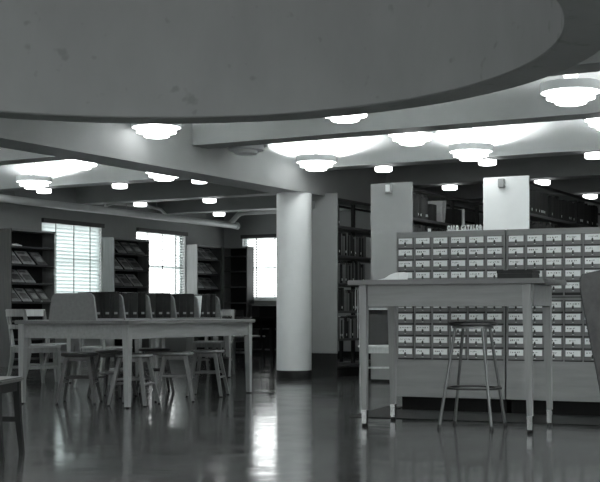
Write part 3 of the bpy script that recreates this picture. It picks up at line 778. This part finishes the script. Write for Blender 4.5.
def pull_mesh():
    mb = MB()
    mb.hexa([(-0.008, -0.015, -0.057), (0.008, -0.015, -0.057), (0.008, -0.032, -0.055), (-0.008, -0.032, -0.055)],
            [(-0.003, -0.016, -0.036), (0.003, -0.016, -0.036), (0.003, -0.03, -0.038), (-0.003, -0.03, -0.038)])
    mb.box(-0.004, 0.004, -0.022, -0.0142, -0.070, -0.057)
    mb.mi = 1
    mb.lathe([(0.001, -0.070), (0.007, -0.070), (0.007, -0.076), (0.001, -0.076)], 10, 0, -0.018)
    return mb
protoD = drawer_mesh().build('drawer', M['cat_face']); protoP = pull_mesh().build('drawer_pull', [M['pull'], M['rod']])
protoC = [card_mesh(40+i).build('label_card', [M['card'], M['ink'], M['cat']]) for i in range(14)]
first = {'d': True, 'p': True}; usedC = set()
for u in range(2):
    off = u*(UW+0.012)
    v = Matrix.Rotation(KR, 3, 'Z') @ Vector((off, 0, 0))
    t = thing('card_catalog', ['card catalog cabinet carrying the white lettered sign, nearer the column', 'card catalog cabinet behind the plywood chair, without a sign'][u], 'card catalog', (KO.x+v.x, KO.y+v.y, 0), KR, 'card catalog cabinets')
    MB().box(0, UW, 0.012, DEP, 0.116, HT_-0.012).build('carcass', M['cat'], t)
    MB().bbox(0, UW, -0.008, DEP+0.004, HT_-0.014, HT_, 0.003).build('top_board', M['cat'], t)
    MB().box(0.03, UW-0.0, 0.06, DEP-0.03, 0, 0.116).build('plinth', M['black'], t)
    fr_ = MB()
    fr_.box(0, UW, -0.006, 0.012, 1.464, HT_-0.014)
    fr_.box(0, UW, -0.006, 0.012, 0.928, 0.968)
    fr_.box(0, 0.012, -0.006, 0.012, 0.435, 1.464); fr_.box(UW-0.012, UW, -0.006, 0.012, 0.435, 1.464)
    for c in range(1, 6):
        fr_.box(0.0065+PW*c-0.0055, 0.0065+PW*c+0.0055, -0.006, 0.012, 0.435, 0.928); fr_.box(0.0065+PW*c-0.0055, 0.0065+PW*c+0.0055, -0.006, 0.012, 0.968, 1.464)
    fr_.build('front_frame', M['cat'], t)
    MB().box(0, UW, 0.006, 0.0125, 0.435, 1.464).build('drawer_recess', M['cat_dark'], t)
    MB().bbox(0, UW, -0.008, 0.012, 0.118, 0.432, 0.003).build('base_panel', M['cat'], t)
    MB().box(0, UW, -0.012, 0.012, 0.950, 0.958).build('pull_out_shelf', M['cat_dark'], t)
    for ri, zt in enumerate(ROWS):
        for c in range(6):
            xc = 0.0065+PW*(c+0.5)
            if first['d']: d = protoD; first['d'] = False
            else: d = protoD.copy(); col.objects.link(d)
            d.parent = t; d.location = (xc, 0, zt)
            ci = rnd.randrange(14)
            if ci in usedC: k = protoC[ci].copy(); col.objects.link(k)
            else: k = protoC[ci]; usedC.add(ci)
            k.parent = d; k.location = (rnd.uniform(-0.001, 0.001), 0, 0)
            if first['p']: p = protoP; first['p'] = False
            else: p = protoP.copy(); col.objects.link(p)
            p.parent = d; p.location = (0, 0, 0)
for i, k in enumerate(protoC):
    if i not in usedC: bpy.data.objects.remove(k)
def K(x, y, z):
    v = Matrix.Rotation(KR, 3, 'Z') @ Vector((x, y, 0)); return (KO.x+v.x, KO.y+v.y, z)
sg = thing('catalog_sign', 'white cut-out letters reading CARD CATALOG standing on the catalog top', 'sign', K(0.437, 0.03, HT_), KR)
x = 0.0
for ch in 'CARD CATALOG':
    if ch == ' ': x += 0.016; continue
    cu = bpy.data.curves.new('letter', 'FONT'); cu.body = ch; cu.size = 0.062; cu.extrude = 0.005; cu.offset = 0.0055
    tmp = bpy.data.objects.new('letter_tmp', cu); col.objects.link(tmp)
    me = bpy.data.meshes.new_from_object(tmp.evaluated_get(bpy.context.evaluated_depsgraph_get()))
    bpy.data.objects.remove(tmp)
    xs = [v.co.x for v in me.vertices]; x_lo, x_hi = min(xs), max(xs); f = 0.0205/(x_hi-x_lo)
    ylo = min(v.co.y for v in me.vertices)
    for v in me.vertices:
        v.co = Vector(((v.co.x-x_lo)*f, -v.co.z, (v.co.y-ylo)*0.80+0.006))
    me.materials.clear(); me.materials.append(M['paper'])
    o = bpy.data.objects.new('letter', me); col.objects.link(o); o.parent = sg; o.location = (x, 0, 0)
    x += 0.0255
MB().box(-0.005, x+0.002, -0.008, 0.008, 0, 0.008).build('sign_base', M['paper'], sg)
tag(MB().box(-0.012, 0.012, -0.006, 0.006, 0, 0.03).build('card_holder', M['paper'], None, K(0.275, 0.05, HT_), KR), 'tiny white card standing on the catalog top near the sign', 'card')

# ------------------------------------------------------------------ book stacks
SHZ = [0.14, 0.49, 0.85, 1.21, 1.57, 1.95]
def make_range(label, cx, y0, length, panel_m, low_base):
    t = thing('book_stack', label, 'book stack', (cx, y0, 0), 0, 'steel book stacks')
    z0 = 0.30 if low_base else 0.03
    MB().bbox(-0.27, 0.27, 0, 0.03, z0, 2.365, 0.004).build('end_panel', panel_m, t)
    MB().box(-0.262, 0.262, 0.008, 0.03, 0, z0).build('panel_base', M['steel_black'], t)
    nb = round(length/0.92)
    for b in range(nb+1):
        y = 0.05+b*0.92
        MB().box(-0.02, 0.02, y, y+0.05, 0, 2.30).build('upright', M['steel_black'], t)
    MB().box(-0.255, 0.255, 0.03, nb*0.92+0.1, 2.285, 2.305).build('canopy_top', M['steel_black'], t) if low_base is None else None
    MB().box(0.23, 0.25, 0.03, nb*0.92+0.1, 2.275, 2.305).build('top_rail', M['steel_black'], t)
    MB().box(-0.25, -0.23, 0.03, nb*0.92+0.1, 2.275, 2.305).build('top_rail', M['steel_black'], t)
    MB().box(-0.26, 0.26, 0.035, nb*0.92+0.1, 0.0, 0.10).build('plinth', M['steel_black'], t)
    for z in SHZ:
        for b in range(nb):
            ya = 0.04+b*0.92
            MB().box(0.022, 0.265, ya, ya+0.912, z-0.03, z).build('shelf', M['shelf'], t)
            MB().box(-0.265, -0.022, ya, ya+0.912, z-0.03, z).build('shelf', M['shelf'], t)
    return t
S0 = make_range('book stack rising just beyond the round column', -7.37, 13.68, 5.5, M['steel_grey'], True)
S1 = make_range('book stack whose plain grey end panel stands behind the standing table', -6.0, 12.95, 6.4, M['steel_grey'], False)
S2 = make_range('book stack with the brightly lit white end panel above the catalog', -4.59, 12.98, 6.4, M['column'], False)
def holder(par, x, z, m):
    o = MB().bbox(x-0.035, x+0.035, -0.055, 0, z-0.05, z+0.05, 0.004).build('range_sign', M['steel_grey'], par)
    MB().box(x-0.028, x+0.028, -0.0575, -0.0545, z-0.042, z+0.042).build('sign_card', m, o)
holder(S0, -0.09, 2.22, M['steel_grey']); holder(S1, -0.02, 2.30, M['paper']); holder(S2, -0.04, 2.29, M['steel_grey'])
# pale steel bracket on the first stack
MB().box(0.268, 0.276, 0.58, 0.60, 0.49, 1.16).box(0.268, 0.276, 0.52, 0.60, 1.13, 1.16).box(0.268, 0.276, 0.52, 0.53, 0.86, 1.16).build('shelf_bracket', M['trim'], S0)

bmesh_cache = {}
def shelf_books(xs, y_start, y_end, z, where, grp, hr=(0.19, 0.27), tr=(0.025, 0.05), mats=None, dep=0.17, rand=None):
    """books on the +x face of a stack; spines face +x"""
    q = rand or rnd; y = y_start; i = 0
    mats = mats or DB
    while True:
        w = round(q.uniform(*tr)/0.006)*0.006; h = round(q.uniform(*hr)/0.012)*0.012
        if y+w > y_end: break
        m = q.choice(mats); lab = q.random() < 0.25
        key = (w, h, m.name, lab, dep)
        if key not in bmesh_cache:
            mb, ms = book_mesh(w-0.002, dep, h, m, M['card'] if lab else m); o = mb.build('library_book', ms); bmesh_cache[key] = o
        else: o = bmesh_cache[key].copy(); col.objects.link(o)
        o.location = (xs-dep/2, y+w/2, z+0.001); o.rotation_euler = (0, 0, R(90))
        tag(o, '%s upright book from the end panel, %s' % (nth(i), where), 'book', grp)
        y += w; i += 1
    return y
q = random.Random(3)
# first stack: a short length shows between column and end panel
x0s = -7.37+0.262
for k, nm in enumerate(['bottom', 'fifth', 'fourth', 'third', 'second']):
    if nm == 'bottom': continue
    mats = DB+[MB_[0]]*2+[MB_[1]] if k != 1 else DB[2:]+MB_
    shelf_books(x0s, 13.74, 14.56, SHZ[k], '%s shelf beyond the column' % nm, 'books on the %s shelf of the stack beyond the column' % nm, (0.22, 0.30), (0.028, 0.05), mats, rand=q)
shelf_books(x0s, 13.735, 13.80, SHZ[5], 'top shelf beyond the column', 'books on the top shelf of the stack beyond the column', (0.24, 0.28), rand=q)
# second stack: the part above the catalog
x1s = -6.0+0.262
shelf_books(x1s, 13.0, 13.47, SHZ[5], 'top shelf of grey-panelled stack', 'books on the top shelf of the stack with the grey end panel', (0.24, 0.29), rand=q)
shelf_books(x1s, 13.0, 14.3, SHZ[4], 'second shelf of grey-panelled stack', 'books on the second shelf of the stack with the grey end panel', (0.25, 0.31), rand=q)
def big(y, w, h, m, lab, tilt=0, dep=0.2):
    mb, ms = book_mesh(w, dep, h, m, m); o = mb.build('library_book', ms, None, (x1s-dep/2, y, SHZ[5]+0.001+abs(math.sin(tilt))*w*0.5), R(90))
    o.rotation_euler = (0, tilt, R(90)) if not tilt else (Matrix.Rotation(R(90), 4, 'Z') @ Matrix.Rotation(tilt, 4, 'Y')).to_euler()
    return tag(o, lab, 'book', 'loose books on the top shelf of the grey panel stack')
big(13.62, 0.22, 0.20, DB[2], 'squat dark boxed book past the first row above the catalog')
big(13.90, 0.018, 0.27, MB_[2], 'pale thin book upright above the catalog beside the leaning one')
big(13.97, 0.025, 0.28, MB_[2], 'pale thin book leaning in the gap above the catalog sign', R(14))
big(14.40, 0.34, 0.20, DB[2], 'wide dark box file standing over the catalog sign')
big(14.65, 0.02, 0.22, M['card'], 'thin white-edged book at the end of the dark box file')
# third stack: the part beyond the white panel
x2s = -4.59+0.262
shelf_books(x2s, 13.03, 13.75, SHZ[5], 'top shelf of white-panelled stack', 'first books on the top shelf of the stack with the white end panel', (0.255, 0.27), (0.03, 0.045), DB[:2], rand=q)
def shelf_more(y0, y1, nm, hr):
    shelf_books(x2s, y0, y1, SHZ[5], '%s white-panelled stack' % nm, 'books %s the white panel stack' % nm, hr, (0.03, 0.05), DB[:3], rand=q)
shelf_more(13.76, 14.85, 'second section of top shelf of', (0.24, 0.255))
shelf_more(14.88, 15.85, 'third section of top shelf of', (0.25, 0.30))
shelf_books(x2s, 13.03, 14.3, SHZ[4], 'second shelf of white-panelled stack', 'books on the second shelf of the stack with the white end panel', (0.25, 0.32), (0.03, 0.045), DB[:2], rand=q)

# ------------------------------------------------------------------ light, world, camera
def point(name, loc, power, radius):
    l = bpy.data.lights.new(name, 'POINT'); l.energy = power; l.shadow_soft_size = radius
    o = bpy.data.objects.new(name, l); col.objects.link(o); o.location = loc; return o
point('well_fill_light', (WX, WY, 4.9), 95, 0.3)  # unseen light added above the well to brighten its parapet
w = bpy.data.worlds.new('World'); sc.world = w; w.use_nodes = True
bg = w.node_tree.nodes['Background']; bg.inputs[0].default_value = (0.97, 1, 1, 1); bg.inputs[1].default_value = 6.0

cam = bpy.data.cameras.new('camera'); co = bpy.data.objects.new('camera', cam); col.objects.link(co)
co.location = (0, 0, 0.834); co.rotation_euler = (R(90), 0, R(29.2))
cam.sensor_width = 36; cam.lens = 72; cam.shift_y = 71/600; cam.clip_start = 0.05
sc.camera = co
sc.view_settings.view_transform = 'Standard'
sc.view_settings.look = 'None'; sc.view_settings.gamma = 1; sc.view_settings.exposure = 0.08
sc.view_settings.use_curve_mapping = False
